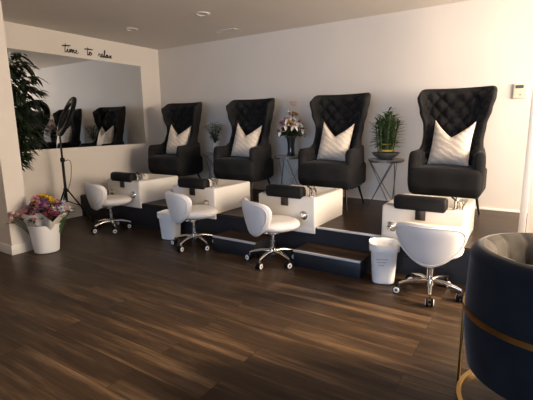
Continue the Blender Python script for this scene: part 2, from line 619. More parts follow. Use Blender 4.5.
# ------------------------------------------------------------------ cushions with a chopped top edge
def cushion():
    bm = bm_new()
    n = 40
    hw, hh = .195, .225
    def shape(a, b):
        # a,b in -1..1 ; pinched sides, notch in the top edge
        x = hw * a * (1 - .06 * (1 - b * b))
        z = hh * b * (1 - .05 * (1 - a * a))
        notch = max(0.0, (b + .1) / 1.1) ** 1.6
        z -= notch * .155 * max(0.0, 1 - abs(a) / .95) ** .95
        z += .02 * max(0, b) * abs(a) ** 3
        return x, z
    def thick(a, b):
        t = .085 * (max(0, 1 - a ** 4) ** .6) * (max(0, 1 - b ** 4) ** .6)
        t *= 1 - .35 * math.exp(-(a / .22) ** 2) * max(0, b)      # crease
        return t
    for sgn in (-1, 1):
        V = []
        for j in range(n + 1):
            row = []
            for i in range(n + 1):
                a = -1 + 2 * i / n; b = -1 + 2 * j / n
                a = math.sin(a * PI / 2); b = math.sin(b * PI / 2)
                x, z = shape(a, b)
                row.append(bm.verts.new((x, sgn * thick(a, b), z)))
            V.append(row)
        grid_faces(bm, V)
    bmesh.ops.remove_doubles(bm, verts=bm.verts[:], dist=1e-5)
    return finish('throw_pillow', bm, M['cushion'], angle=70)
pil_lab = ['ivory throw pillow with dented top on the wing chair nearest the mirror',
           'ivory throw pillow with dented top on the second wing chair from the mirror',
           'ivory throw pillow on the wing chair beside the lily vase',
           'ivory throw pillow on the wing chair farthest right']
p0 = cushion()
pil_dx = [0.01, 0.0, 0.0, .0]
for i in range(4):
    o = p0 if i == 0 else link(p0.copy())
    o.location = (wc_x[i] + pil_dx[i], chairY + .0, ZP + .748)
    o.rotation_euler = (R(-17), R([3, 5, 4, 3][i]), R([6, 4, 2, -2][i]))
    tag(o, pil_lab[i], 'pillow', 'ivory throw pillows on the wing chairs')

# ------------------------------------------------------------------ pedicure basins
def basin():
    root = empty('pedicure_basin')
    bm = bm_new()
    X0, X1, Y0, Y1, zb, zt = -.322, .322, -.35, .335, .002, .287
    def loop(x0, x1, y0, y1, z, r, n=5):
        pts = []
        for cx, cy, a0 in ((x1 - r, y1 - r, 0), (x0 + r, y1 - r, 90), (x0 + r, y0 + r, 180), (x1 - r, y0 + r, 270)):
            for k in range(n + 1):
                a = R(a0 + 90 * k / n)
                pts.append(bm.verts.new((cx + r * math.cos(a), cy + r * math.sin(a), z)))
        return pts
    loops = [loop(X0, X1, Y0, Y1, zb, .02), loop(X0, X1, Y0, Y1, zt - .012, .02), loop(X0 + .004, X1 - .004, Y0 + .004, Y1 - .004, zt - .003, .02),
             loop(X0 + .012, X1 - .012, Y0 + .012, Y1 - .012, zt, .02), loop(X0 + .045, X1 - .045, Y0 + .135, Y1 - .045, zt, .06),
             loop(X0 + .055, X1 - .055, Y0 + .145, Y1 - .055, zt - .012, .06), loop(X0 + .09, X1 - .09, Y0 + .17, Y1 - .10, .10, .07),
             loop(X0 + .12, X1 - .12, Y0 + .20, Y1 - .13, .08, .05)]
    n = len(loops[0])
    for A, B in zip(loops, loops[1:]):
        for k in range(n):
            bm.faces.new((A[k], A[(k + 1) % n], B[(k + 1) % n], B[k]))
    bm.faces.new(loops[0][::-1]); bm.faces.new(loops[-1])
    # apron that drops over the platform edge
    box(bm, (X0 + .001, Y0 + .0005, -.058), (X1 - .001, Y0 + .020, .02), .004)
    finish('tub', bm, M['acrylic'], root, angle=35)
    # padded foot rest
    bm = bm_new()
    prof = []
    L0, L1 = -.225, .185
    rows = []
    ns = 28
    for x, sc_ in ((L0, .0), (L0 + .001, .72), (L0 + .008, .9), (L0 + .02, 1), (L0 + .1, 1), (L0 + .2, 1), (L1 - .1, 1), (L1 - .02, 1), (L1 - .008, .9), (L1 - .001, .72), (L1, 0)):
        row = []
        for k in range(ns):
            a = 2 * PI * k / ns
            c, s = math.cos(a), math.sin(a)
            py = math.copysign(abs(c) ** .6, c) * .062 * sc_
            pz = (math.copysign(abs(s) ** .75, s) * .06) * sc_
            row.append(bm.verts.new((x, -.312 + py,   .322 + pz)))
        rows.append(row)
    for A, B in zip(rows, rows[1:]):
        for k in range(ns):
            bm.faces.new((A[k], A[(k + 1) % ns], B[(k + 1) % ns], B[k]))
    bmesh.ops.remove_doubles(bm, verts=bm.verts[:], dist=1e-5)
    fr = finish('foot_rest', bm, M['black_vinyl'], root, angle=70)
    fr['label'] = 'black padded foot rest'
    bm = bm_new(); box(bm, (-.045, -.362, .19), (.035, -.3505, .27), .003)
    br = finish('bracket', bm, M['dark_metal'], root); br['label'] = 'steel foot rest bracket'
    # two chrome jet knobs on the front
    for x in (-.232, .205):
        bm = bm_new()
        mt = Matrix.Translation((x, -.35, .112)) @ Matrix.Rotation(R(90), 4, 'X')
        lathe(bm, [(0, 0), (.042, 0), (.043, .008), (.036, .014), (.030, .010), (.030, .012)], 28, mi=0, mat=mt)
        lathe(bm, [(.03, .012), (.028, .022), (.016, .028), (0, .029)], 28, mi=1, mat=mt)
        kn = finish('jet_knob', bm, [M['chrome'], M['chrome']], root, angle=50); kn['label'] = 'round chrome knob'
    bm = bm_new(); lathe(bm, [(.026, .2871), (.026, .292), (.02, .295), (0, .295)], 24, (-.27, -.29, 0))
    finish('button', bm, M['steel'], root)
    # mixer with hand shower
    f = empty('faucet'); f.parent = root
    bm = bm_new()
    lathe(bm, [(.026, .2865), (.026, .296), (.018, .302), (.017, .345), (.02, .35), (.02, .362), (0, .366)], 20, (.245, -.275, 0))
    finish('faucet_body', bm, M['chrome'], f, angle=50)
    bm = bm_new()
    tube(bm, crom([(.245, -.275, .34), (.245, -.25, .372), (.24, -.215, .37), (.236, -.19, .335)], 5), .011, 10)
    finish('spout', bm, M['chrome'], f)
    bm = bm_new(); tube(bm, [(.245, -.275, .362), (.215, -.30, .392)], [.007, .009], 8)
    finish('lever', bm, M['black_plastic'], f)
    bm = bm_new(); tube(bm, crom([(.283, -.27, .287), (.283, -.27, .33), (.28, -.29, .37)], 5), [.012] * 6 + [.018] * 5, 10)
    finish('hand_shower', bm, M['chrome'], f)
    return root
bas_lab = ['white pedicure basin nearest the mirror, in front of the leftmost wing chair',
           'white pedicure basin second from the mirror',
           'white pedicure basin just left of the silver edged steps beside the bin',
           'white pedicure basin farthest right, behind the stool seen from the back']
b0 = basin()
for i in range(4):
    o = b0 if i == 0 else copy_tree(b0)
    o.location = (CX[i], 3.72, ZP)
    tag(o, bas_lab[i], 'foot basin', 'pedicure basins along the platform edge')

# ------------------------------------------------------------------ stools
def stool():
    root = empty('pedicure_stool')
    # seat pad
    bm = bm_new()
    ol = []
    for k in range(48):
        a = 2 * PI * k / 48
        c, s = math.cos(a), math.sin(a)
        ol.append((math.copysign(abs(c) ** .82, c) * .215, math.copysign(abs(s) ** .82, s) * .215 - .035))
    def smap(s, t, h):
        r = math.hypot(s, t + .035) / .215
        q = 0
        if h > 0:   # quilted channels on top
            q = -.006 * (1 - abs(math.sin(s * 34))) ** 4 * max(0, 1 - r ** 4)
        return Vector((s, t, .352 + h + q + .012 * max(0, r - .6)))
    pad(bm, ol, (0, -.035), lambda r: .05 * (1 - r ** 5) ** .5 if r < 1 else 0, smap, 16)
    finish('seat', bm, M['leather_white'], root, angle=80)
    # wrap-around backrest
    half = [(0, .592), (.12, .590), (.19, .574), (.226, .532), (.228, .475), (.198, .395), (.13, .322), (.06, .278)]
    outl = half + [(0, .266)] + [(-x, z) for x, z in half[:0:-1]]
    O = [(p.x, p.y) for p in crom([(x, z, 0) for x, z in outl], 6, True)]
    Rb, yc = .285, -.075
    def bmap(s, t, h):
        ph = s / Rb
        lean = (t - .30) * .2
        r = Rb + h + lean
        return Vector((r * math.sin(ph), yc + r * math.cos(ph) - .02, t))
    bm = bm_new()
    pad(bm, O, (0, .44), lambda r: .042 * (1 - r ** 4) ** .5 if r < 1 else 0, bmap, 12)
    bk = finish('backrest', bm, M['leather_white'], root, angle=80)
    bm = bm_new()
    def scl(k):
        return [((s) * k, .44 + (t - .44) * k) for s, t in O]
    h9 = .042 * (1 - .86 ** 4) ** .5
    tube(bm, [bmap(s, t, h9 + .001) for s, t in scl(.86)], .0045, 6, closed=True)
    tube(bm, [bmap(s, t, -h9 - .001) for s, t in scl(.86)], .0045, 6, closed=True)
    finish('piping', bm, M['leather_white'], bk)
    # seat plate and mechanism
    bm = bm_new()
    box(bm, (-.09, -.11, .292), (.09, .05, .304), .003)
    box(bm, (-.035, -.05, .262), (.035, .05, .292), .004)
    tube(bm, [(0, .02, .285), (0, .16, .285), (0, .19, .288)], .012, 8)
    finish('seat_plate', bm, M['chrome'], root)
    bm = bm_new()
    tube(bm, crom([(.03, -.01, .275), (.11, -.03, .272), (.19, -.05, .25)], 4), [.006] * 6 + [.009] * 3, 8)
    lv = finish('lever', bm, M['black_plastic'], root); lv['label'] = 'black height lever'
    bm = bm_new()
    lathe(bm, [(0, .07), (.03, .07), (.032, .085), (.032, .13), (.024, .135), (.024, .20), (.0165, .203), (.0165, .264), (0, .264)], 24)
    finish('gas_lift', bm, M['chrome'], root, angle=40)
    for k in range(5):
        a = 2 * PI * k / 5 - R(90)
        d = Vector((math.cos(a), math.sin(a), 0)); z = Vector((0, 0, 1))
        bm = bm_new()
        tube(bm, [d * .02 + z * .105, d * .10 + z * .108, d * .18 + z * .092, d * .225 + z * .078], [.019, .017, .014, .011], 10)
        lg = finish('leg', bm, M['chrome'], root)
        bm = bm_new()
        c = d * .228
        tube(bm, [c + z * .088, c + z * .055], .007, 8, mi=1)
        side = Vector((-d.y, d.x, 0))
        sw = side * math.cos(k * 1.7) + d * math.sin(k * 1.7)
        c2 = c + sw.cross(z) * .012 + z * .030
        for sg in (-1, 1):
            cc = c2 + sw * (.017 * sg)
            mt = Matrix.Translation(cc) @ sw.to_track_quat('Z', 'Y').to_matrix().to_4x4()
            lathe(bm, [(.0, -.009), (.022, -.009), (.029, -.006), (.030, 0), (.029, .006), (.022, .009), (0, .009)], 20, mi=0, mat=mt)
            lathe(bm, [(.010, .0092 * sg), (.010, .0125 * sg), (.0225, .0115 * sg), (.0235, .008 * sg)], 20, mi=2, mat=mt)
            lathe(bm, [(0, .0096 * sg), (.005, .0096 * sg)], 12, mi=1, mat=mt)
        tube(bm, [c2 - sw * .014, c2 + sw * .014], .010, 8, mi=0)
        finish('caster', bm, [M['black_rubber'], M['chrome'], M['white_plastic']], lg)
    return root
st_pos = [(-4.36, 3.11, 168), (-2.955, 3.11, 160), (-1.955, 3.10, 150), (-.555, 3.10, 184)]
st_lab = ['white padded pedicure stool on casters nearest the mirror and the tripod',
          'white padded pedicure stool with a white bin behind it, second from the mirror',
          'white padded pedicure stool third from the mirror, left of the silver edged steps',
          'white padded pedicure stool seen squarely from behind, next to the navy armchair']
s0 = stool()
for i, (x, y, a) in enumerate(st_pos):
    o = s0 if i == 0 else copy_tree(s0)
    o.location = (x, y, 0); o.rotation_euler.z = R(a)
    o.scale = (1, 1, 1.0 if i == 3 else 1.04)
    for c in children(o):
        if c.name.startswith('leg'):
            c.rotation_euler.z = R([-8, 4, 0, 12][i] - a)
    tag(o, st_lab[i], 'stool', 'white rolling pedicure stools')

# ------------------------------------------------------------------ bins and bucket
def bin_(name, r0, r1, h, square, lined):
    root = empty(name)
    bm = bm_new()
    n = 40
    def ring(r, z):
        out = []
        for k in range(n):
            a = 2 * PI * k / n
            c, s = math.cos(a), math.sin(a)
            e = square
            out.append(bm.verts.new((math.copysign(abs(c) ** e, c) * r, math.copysign(abs(s) ** e, s) * r, z)))
        return out
    L = [ring(r0 * .9, 0), ring(r0, .008), ring(r0 + (r1 - r0) * .85, h * .85), ring(r1, h - .02), ring(r1 + .006, h - .018), ring(r1 + .007, h), ring(r1 - .002, h), ring(r1 - .004, h - .02), ring(r0 - .004, .014)]
    for A, B in zip(L, L[1:]):
        for k in range(n):
            bm.faces.new((A[k], A[(k + 1) % n], B[(k + 1) % n], B[k]))
    bm.faces.new(L[0][::-1]); bm.faces.new(L[-1])
    finish('bin_body', bm, M['white_plastic'], root, angle=40)
    if lined:
        bm = bm_new()
        rg = random.Random(3)
        A = []; B = []; C = []
        for k in range(n):
            a = 2 * PI * k / n
            c, s = math.cos(a), math.sin(a)
            q = Vector((math.copysign(abs(c) ** square, c), math.copysign(abs(s) ** square, s), 0))
            A.append(bm.verts.new(q * (r1 + .010) + Vector((0, 0, h - .045 - .012 * rg.random()))))
            B.append(bm.verts.new(q * (r1 + .011) + Vector((0, 0, h + .006 + .005 * rg.random()))))
            C.append(bm.verts.new(q * (r1 - .02 - .012 * rg.random()) + Vector((0, 0, h - .10))))
        for P, Q in ((A, B), (B, C)):
            for k in range(n):
                bm.faces.new((P[k], P[(k + 1) % n], Q[(k + 1) % n], Q[k]))
        finish('liner', bm, M['white_plastic'], root, angle=80)
    return root
b1 = bin_('waste_bin', .088, .108, .325, .6, True)
b1.location = (-.93, 3.17, 0); b1.rotation_euler.z = R(20)
tag(b1, 'white lined waste bin beside the stool seen from behind', 'bin', 'white waste bins')
for i, z in enumerate((.215, .19, .165)):      # embossed bands on the front of the bin
    bm = bm_new()
    box(bm, (-.045 + .01 * i, -.0012, z - .004), (.045 - .012 * i, .0012, z + .003), 0)
    bd = finish('emboss', bm, M['emboss'], b1, smooth=False)
    bd.location = (-.02, -.1015 - .0003 * (2 - i), 0)
b2 = copy_tree(b1); b2.location = (-3.42, 3.21, 0); b2.rotation_euler.z = R(10); b2.scale = (1.05, 1.05, .93)
for c in children(b2):
    if c.name.startswith('emboss'):
        bpy.data.objects.remove(c)
tag(b2, 'white lined waste bin standing behind the second stool from the mirror', 'bin', 'white waste bins')
bk_ = bin_('flower_bucket', .118, .15, .30, .95, False)
bk_.location = (-4.19, 2.18, 0)
tag(bk_, 'white plastic bucket of flowers on the floor beside the wall end', 'bucket')

# ------------------------------------------------------------------ plants and flowers
def leaf(bm, base, d, length, width, droop=.3, mi=0, nseg=4, fold=.25):
    d = Vector(d).normalized()
    side = d.cross(Vector((0, 0, 1)))
    if side.length < 1e-3:
        side = Vector((1, 0, 0))
    side.normalize()
    upn = side.cross(d).normalized()
    L = []; C = []; Rr = []
    for k in range(nseg + 1):
        t = k / nseg
        p = Vector(base) + d * (length * t) - Vector((0, 0, 1)) * (droop * length * t * t)
        w = width * .5 * (math.sin(PI * min(1, .06 + t * .94)) ** .8) if k < nseg else 0.0005
        C.append(bm.verts.new(p))
        L.append(bm.verts.new(p + side * w + upn * w * fold)); Rr.append(bm.verts.new(p - side * w + upn * w * fold))
    for k in range(nseg):
        bm.faces.new((C[k], L[k], L[k + 1], C[k + 1])).material_index = mi
        bm.faces.new((C[k], C[k + 1], Rr[k + 1], Rr[k])).material_index = mi

def blossom(bm, c, r, axis, kind='rose', mi=0, mc=None, seed=0):
    rg = random.Random(seed)
    axis = Vector(axis).normalized()
    q = axis.to_track_quat('Z', 'Y')
    c = Vector(c)
    if kind == 'rose':
        for ring, (n, tilt, s) in enumerate(((3, 75, .55), (5, 55, .8), (6, 30, 1.0))):
            for k in range(n):
                a = 2 * PI * k / n + ring * .6
                d = Vector((math.cos(a) * math.cos(R(tilt)), math.sin(a) * math.cos(R(tilt)), math.sin(R(tilt))))
                leaf(bm, c, q @ d, r * s * 1.05, r * .95, -.15, mi, 3, .55)
    elif kind == 'lily':
        for k in range(6):
            a = 2 * PI * k / 6
            d = Vector((math.cos(a) * .85, math.sin(a) * .85, .5))
            leaf(bm, c, q @ d, r * 1.15, r * .48, .25, mi, 4, .3)
        for k in range(4):
            a = 2 * PI * k / 4
            d = q @ Vector((math.cos(a) * .25, math.sin(a) * .25, 1))
            tube(bm, [c, c + d * r * .6], .004, 5, mi=mi if mc is None else mc)
    else:  # daisy / small filler
        for k in range(9):
            a = 2 * PI * k / 9
            leaf(bm, c, q @ Vector((math.cos(a), math.sin(a), .25)), r, r * .45, 0, mi, 2, .2)

# --- bouquets in the bucket
def bouquet(name, loc, lean, specs, wrap, label, seed):
    rg = random.Random(seed)
    root = tag(empty(name, loc), label, 'bouquet', 'bouquets in the white bucket')
    lean = Vector(lean)
    if wrap:
        bm = bm_new()
        n = 30
        rows = []
        for j, (r, z) in enumerate(((.03, 0.0), (.045, .1), (.08, .2), (.15, .29), (.205, .37))):
            row = []
            for k in range(n + 1):
                a = 2 * PI * k / n
                rr = r * (1 + (.14 * math.sin(a * 5 + j) + .10 * rg.uniform(-1, 1)) * j / 4)
                row.append(bm.verts.new(Vector((rr * math.cos(a), rr * math.sin(a), z + (.045 * math.sin(a * 3 + seed) + .03 * math.sin(a * 7)) * j / 4)) + lean * z))
            row[-1] = row[0]
            rows.append(row)
        grid_faces(bm, rows)
        w = finish('paper_wrap', bm, M['wrap'], root, angle=60)
        w['label'] = 'crinkled pale wrapping paper'
    bm = bm_new()
    heads = []
    for (mat, kind, n, r, rad, z0) in specs:
        for _ in range(n):
            a = rg.uniform(0, 2 * PI); q = rad * math.sqrt(rg.random())
            p = Vector((q * math.cos(a), q * math.sin(a), z0 + rg.uniform(-.02, .03) - q * .35)) + lean * z0
            heads.append((mat, kind, r * rg.uniform(.85, 1.15), p))
    for (_, _, _, p) in heads:
        tube(bm, [lean * .02 + Vector((0, 0, .02)), p * .6 + Vector((0, 0, .02)), p - Vector((0, 0, .01))], .003, 5)
    finish('stems', bm, M['stem'], root)
    bm = bm_new()
    for (_, _, r, p) in heads:
        for k in range(2):
            a = rg.uniform(0, 2 * PI)
            leaf(bm, p - Vector((0, 0, .03)), (math.cos(a), math.sin(a), .3), .07, .028, .3)
    finish('leaves', bm, M['leaf_dark'], root)
    for i, (mat, kind, r, p) in enumerate(heads):
        bm = bm_new()
        out = Vector((p.x - lean.x * .3, p.y - lean.y * .3, .16)) + Vector((.05, -.05, 0))
        blossom(bm, p, r, out, kind, seed=seed * 50 + i)
        finish('flower', bm, M[mat], root, angle=80)
    return root
bx, by = -4.19, 2.18
bouquet('flower_bouquet', (bx + .01, by - .0, .04), (0.06, .03, 0),
        [('f_purple', 'rose', 13, .055, .15, .48), ('f_pink', 'lily', 3, .07, .12, .53), ('f_pink', 'rose', 6, .045, .15, .50), ('f_yellow', 'rose', 5, .045, .08, .53), ('f_crimson', 'rose', 10, .042, .16, .41), ('f_magenta', 'rose', 7, .042, .16, .43), ('f_gold', 'rose', 3, .04, .12, .5)], True,
        'purple, yellow and crimson flower bouquet in pale paper, middle of the bucket', 11)
bouquet('flower_bouquet', (bx - .045, by - .06, .09), (-.04, -.18, 0),
        [('f_palepink', 'rose', 26, .042, .16, .36), ('f_pink', 'rose', 5, .036, .10, .36)], False,
        'pale pink rose bouquet leaning out at the left of the bucket', 12)
bouquet('flower_bouquet', (bx + .06, by + .07, .04), (.10, .17, 0),
        [('f_white', 'daisy', 16, .042, .12, .42), ('f_blue', 'daisy', 10, .04, .10, .45), ('f_palepink', 'rose', 5, .035, .09, .40)], False,
        'white and pale blue flower bouquet leaning out at the right of the bucket', 13)

# --- side tables
def side_table(r=.2):
    root = empty('side_table')
    bm = bm_new()
    lathe(bm, [(0, .545), (r - .004, .545), (r, .549), (r, .560), (r - .004, .564), (0, .564)], 48)
    finish('table_top', bm, M['table_top'], root, angle=40)
    bm = bm_new()
    tube(bm, [((r - .012) * math.cos(2 * PI * k / 40), (r - .012) * math.sin(2 * PI * k / 40), .538) for k in range(40)], .006, 6, closed=True)
    finish('rim', bm, M['steel'], root)
    for k in range(3):
        a = 2 * PI * k / 3 + .35
        bm = bm_new()
        q = r - .014
        foot = Vector((q * math.cos(a), q * math.sin(a), .006))
        for da in (R(115), R(-115)):
            tube(bm, [foot, (q * math.cos(a + da), q * math.sin(a + da), .538)], .0055, 6)
        finish('leg', bm, M['steel'], root)
    return root
tabY = 4.66
tb = side_table(.2)
tb_pos = [(-3.96, 4.70), (-2.68, 4.68), (-1.385, 4.66)]
tb_lab = ['round side table with thin crossed legs holding the small dark plant in a white vase',
          'round side table with thin crossed legs holding the lily vase',
          'round side table with thin crossed legs holding the bamboo plant']
for i, (x, y) in enumerate(tb_pos):
    o = tb if i == 0 else copy_tree(tb)
    o.location = (x, y, ZP); o.rotation_euler.z = R([0, 25, 50][i])
    tag(o, tb_lab[i], 'side table', 'round side tables between the wing chairs')
ZT = ZP + .5645

# --- lucky bamboo in a shallow bowl
t = tag(empty('bamboo_plant', (tb_pos[2][0] - .01, tb_pos[2][1], ZT)), 'bushy green bamboo plant in a grey bowl on the side table', 'plant')
bm = bm_new()
lathe(bm, [(0, 0), (.07, 0), (.08, .006), (.125, .035), (.155, .068), (.158, .075), (.150, .075), (.12, .045), (.08, .03), (0, .03)], 40)
finish('bowl', bm, M['ceramic_grey'], t, angle=50)
bm = bm_new(); lathe(bm, [(.136, .058), (.06, .066), (0, .068)], 32)
finish('soil', bm, M['soil'], t)
rg = random.Random(4)
bms = bm_new(); bml = bm_new()
for k in range(34):
    a = rg.uniform(0, 2 * PI); q = .085 * math.sqrt(rg.random())
    h = .58 - .28 * (q / .085) + rg.uniform(-.04, .03)
    base = Vector((q * math.cos(a), q * math.sin(a), .06))
    top = Vector((q * 1.5 * math.cos(a), q * 1.5 * math.sin(a), .06 + h))
    tube(bms, [base, top], .005, 6)
    nl = 13
    for j in range(nl):
        f = .22 + .78 * j / (nl - 1)
        p = base.lerp(top, f)
        b = rg.uniform(0, 2 * PI)
        el = .25 + .9 * max(0, f - .5)
        leaf(bml, p, (math.cos(b), math.sin(b), el), rg.uniform(.10, .165), .024, rg.uniform(.1, .4))
finish('stalks', bms, M['stem'], t)
finish('leaves', bml, M['leaf'], t)
bm = bm_new()
lathe(bm, [(.082, .085), (.087, .09), (.087, .105), (.082, .11)], 32)
lathe(bm, [(.060, .16), (.064, .164), (.064, .172), (.060, .176)], 32)
rb = finish('ribbon', bm, M['ribbon'], t); rb['label'] = 'gold ribbon around the stalks'

# --- lily vase
t = tag(empty('lily_vase', (tb_pos[1][0] + .03, tb_pos[1][1], ZT)), 'dark vase of white and pink lilies on the middle side table', 'vase of flowers')
bm = bm_new()
lathe(bm, [(0, 0), (.05, 0), (.055, .006), (.047, .06), (.045, .14), (.056, .215), (.062, .24), (.056, .24), (.05, .215), (.039, .14), (.041, .06), (.045, .02), (0, .02)], 32)
finish('vase', bm, M['glass_dark'], t, angle=60)
rg = random.Random(8)
bms = bm_new(); bml = bm_new(); heads = []
for k in range(22):
    a = 2.4 * k; q = .15 * math.sqrt((k + .5) / 22)
    z = .53 - 1.0 * q * q / .15 + rg.uniform(-.05, .04) - .03 * (k % 3)
    heads.append(Vector((q * math.cos(a), q * math.sin(a), z)))
for p in heads:
    tube(bms, [(p.x * .1, p.y * .1, .03), (p.x * .25, p.y * .25, .24), p - Vector((0, 0, .01))], .003, 5)
    for j in range(6):
        b = rg.uniform(0, 2 * PI)
        leaf(bml, Vector((p.x * .6, p.y * .6, .24 + (p.z - .24) * rg.uniform(.1, .8))), (math.cos(b), math.sin(b), .25), rg.uniform(.11, .17), .042, .4)
finish('stems', bms, M['stem'], t)
finish('leaves', bml, M['leaf_dark'], t)
cols = ['f_white', 'f_white', 'f_palepink', 'f_gold', 'f_white', 'f_pink', 'f_white']
for i, p in enumerate(heads):
    bm = bm_new()
    mm = cols[i % len(cols)]
    blossom(bm, p, .08 if mm in ('f_white', 'f_palepink', 'f_pink') else .045, (p.x + .04, p.y - .09, .08), 'lily' if mm in ('f_white', 'f_palepink', 'f_pink') else 'rose', 0, 1, i)
    finish('flower', bm, [M[mm], M['f_crimson']], t, angle=80)

# --- small plant in white vase
t = tag(empty('vase_plant', (tb_pos[0][0] - .0, tb_pos[0][1], ZT)), 'small dark leafy plant in a white vase between the two leftmost wing chairs', 'plant')
bm = bm_new()
lathe(bm, [(0, 0), (.045, 0), (.052, .008), (.055, .12), (.058, .15), (.05, .15), (.047, .12), (.045, .02), (0, .02)], 28)
finish('vase', bm, M['ceramic_white'], t, angle=50)
rg = random.Random(5)
bms = bm_new(); bml = bm_new()
for k in range(16):
    a = 2.4 * k; q = .14 * math.sqrt((k + .5) / 16)
    p = Vector((q * math.cos(a), q * math.sin(a), .46 - .6 * q))
    tube(bms, [(0, 0, .03), (p.x * .2, p.y * .2, .2), p], .003, 5)
    for j in range(9):
        f = .35 + .65 * j / 8
        b = rg.uniform(0, 2 * PI)
        leaf(bml, Vector((p.x * f * f, p.y * f * f, .06 + (p.z - .06) * f)), (math.cos(b), math.sin(b), .35), rg.uniform(.06, .10), .036, .3)
finish('stems', bms, M['stem'], t)
finish('leaves', bml, M['leaf_dark'], t)

# --- tall indoor tree behind the wall end
t = tag(empty('potted_tree', (-5.10, 2.40, 0)), 'tall dark leafy indoor tree beside the wall mirror', 'tree')
bm = bm_new()
lathe(bm, [(0, 0), (.12, 0), (.125, .01), (.155, .28), (.16, .30), (.148, .30), (.14, .26), (0, .25)], 32)
finish('pot', bm, M['ceramic_grey'], t, angle=50)
rg = random.Random(21)
bms = bm_new(); bml = bm_new()
trunk = crom([(0, 0, .25), (.01, .0, .8), (.03, .02, 1.4), (.05, .03, 2.05)], 6)
tube(bms, trunk, [.018 - .012 * i / (len(trunk) - 1) for i in range(len(trunk))], 8)
for k in range(56):
    z = .90 + 1.16 * (k / 55)
    a = 2.4 * k + rg.uniform(-.3, .3)
    reach = lerp_tab([(.9, .10), (1.15, .24), (1.5, .29), (1.8, .26), (2.1, .17)], z) * rg.uniform(.75, 1.1)
    i0 = min(len(trunk) - 1, int((z - .25) / 1.8 * (len(trunk) - 1)))
    base = Vector(trunk[i0]); base.z = z - .12
    tip = base + Vector((reach * math.cos(a), reach * math.sin(a), .14))
    midp = (base + tip) / 2 + Vector((0, 0, .05))
    pts = crom([base, midp, tip], 4)
    tube(bms, pts, .004, 5)
    for p in pts[2:]:
        for j in range(3):
            b = a + rg.uniform(-1.5, 1.5)
            leaf(bml, p, (math.cos(b), math.sin(b), rg.uniform(-.5, .35)), rg.uniform(.12, .19), .042, .4)
for v in bml.verts:                      # keep the leaves off the walls
    v.co.x = max(v.co.x, -.325); v.co.y = max(v.co.y, -.27)
finish('trunk', bms, M['bark'], t)
finish('leaves', bml, M['leaf_dark'], t)

# ------------------------------------------------------------------ mirror, lettering, wall items
bm = bm_new(); box(bm, (XL, 2.535, .993), (XL + .008, 4.667, 2.24))
mr = tag(finish('wall_mirror', bm, M['trim'], smooth=False), 'large frameless mirror on the left wall', 'mirror')
bm = bm_new()
vs = [bm.verts.new(p) for p in ((XL + .0085, 2.537, .995), (XL + .0085, 4.665, .995), (XL + .0085, 4.665, 2.238), (XL + .0085, 2.537, 2.238))]
bm.faces.new(vs)
finish('mirror_glass', bm, M['mirror'], mr, smooth=False)

# handwritten lettering: strokes in (along wall, up) units
def word(strokes, y0, z0, s, parent):
    bm = bm_new()
    for st in strokes:
        pts = crom([(0, y0 + a * s, z0 + b * s) for a, b in st], 6)
        pts = [Vector((XL + .003, p.y, p.z)) for p in pts]
        n = len(pts)
        rad = [.0095 * (.55 + .45 * math.sin(PI * (i + .5) / n)) for i in range(n)]
        tube(bm, pts, rad, 6)
    for v in bm.verts:
        v.co.x = XL + .0005 + max(0.0, (v.co.x - XL - .003) * .25 + .002)
    finish('word', bm, M['ink'], parent)
txt = tag(empty('wall_lettering', (0, 0, 0)), 'handwritten black words time to relax above the mirror', 'lettering')
time_ = [[(.55, 1.45), (.45, .8), (.35, .1), (.5, -.02), (.7, .2), (.9, .55), (.85, .15), (1.0, 0), (1.25, .35), (1.35, .55), (1.32, .05), (1.55, .5), (1.7, .5), (1.68, .05), (1.95, .5), (2.08, .45), (2.05, .08), (2.25, .05), (2.5, .3), (2.6, .5), (2.45, .52), (2.42, .15), (2.6, 0), (2.95, .2)],
         [(-.15, 1.0), (.4, 1.05), (1.5, 1.2)], [(1.0, .85), (1.04, .92)]]
to_ = [[(.5, 1.35), (.4, .7), (.32, .1), (.45, -.02), (.7, .25), (.95, .5), (.75, .45), (.72, .1), (.95, .02), (1.15, .3), (1.0, .52), (.95, .42), (1.35, .38)],
       [(-.25, .95), (.5, 1.02), (1.55, 1.05)]]
relax_ = [[(0, .1), (.2, .5), (.35, .6), (.4, .45), (.5, .5), (.45, .15), (.6, .02), (.85, .25), (1.0, .5), (.85, .52), (.85, .12), (1.05, .02), (1.4, .5), (1.6, 1.15), (1.5, 1.2), (1.4, .3), (1.5, .02), (1.75, .3), (2.1, .52), (1.85, .5), (1.8, .1), (2.0, .08), (2.2, .5), (2.18, .08), (2.45, .25), (2.65, .5), (2.8, .05), (3.1, .2)],
          [(3.0, .58), (2.75, .25), (2.5, .0)]]
word(time_, 3.36, 2.292, .078, txt)
word(to_, 3.70, 2.295, .078, txt)
word(relax_, 3.895, 2.292, .078, txt)

t = tag(empty('thermostat', (-.145, YB, 1.585)), 'white thermostat on the back wall by the door trim', 'thermostat')
bm = bm_new(); box(bm, (-.062, -.026, -.075), (.062, 0, .075), .006, 3); finish('case', bm, M['beige_plastic'], t)
bm = bm_new(); box(bm, (-.045, -.0275, .025), (.028, -.0262, .058), 0); s = finish('screen', bm, M['screen'], t, smooth=False); s['label'] = 'dark display'
bm = bm_new(); box(bm, (-.002, -.029, -.045), (.010, -.0262, -.035), .001); finish('button', bm, M['screen'], t)

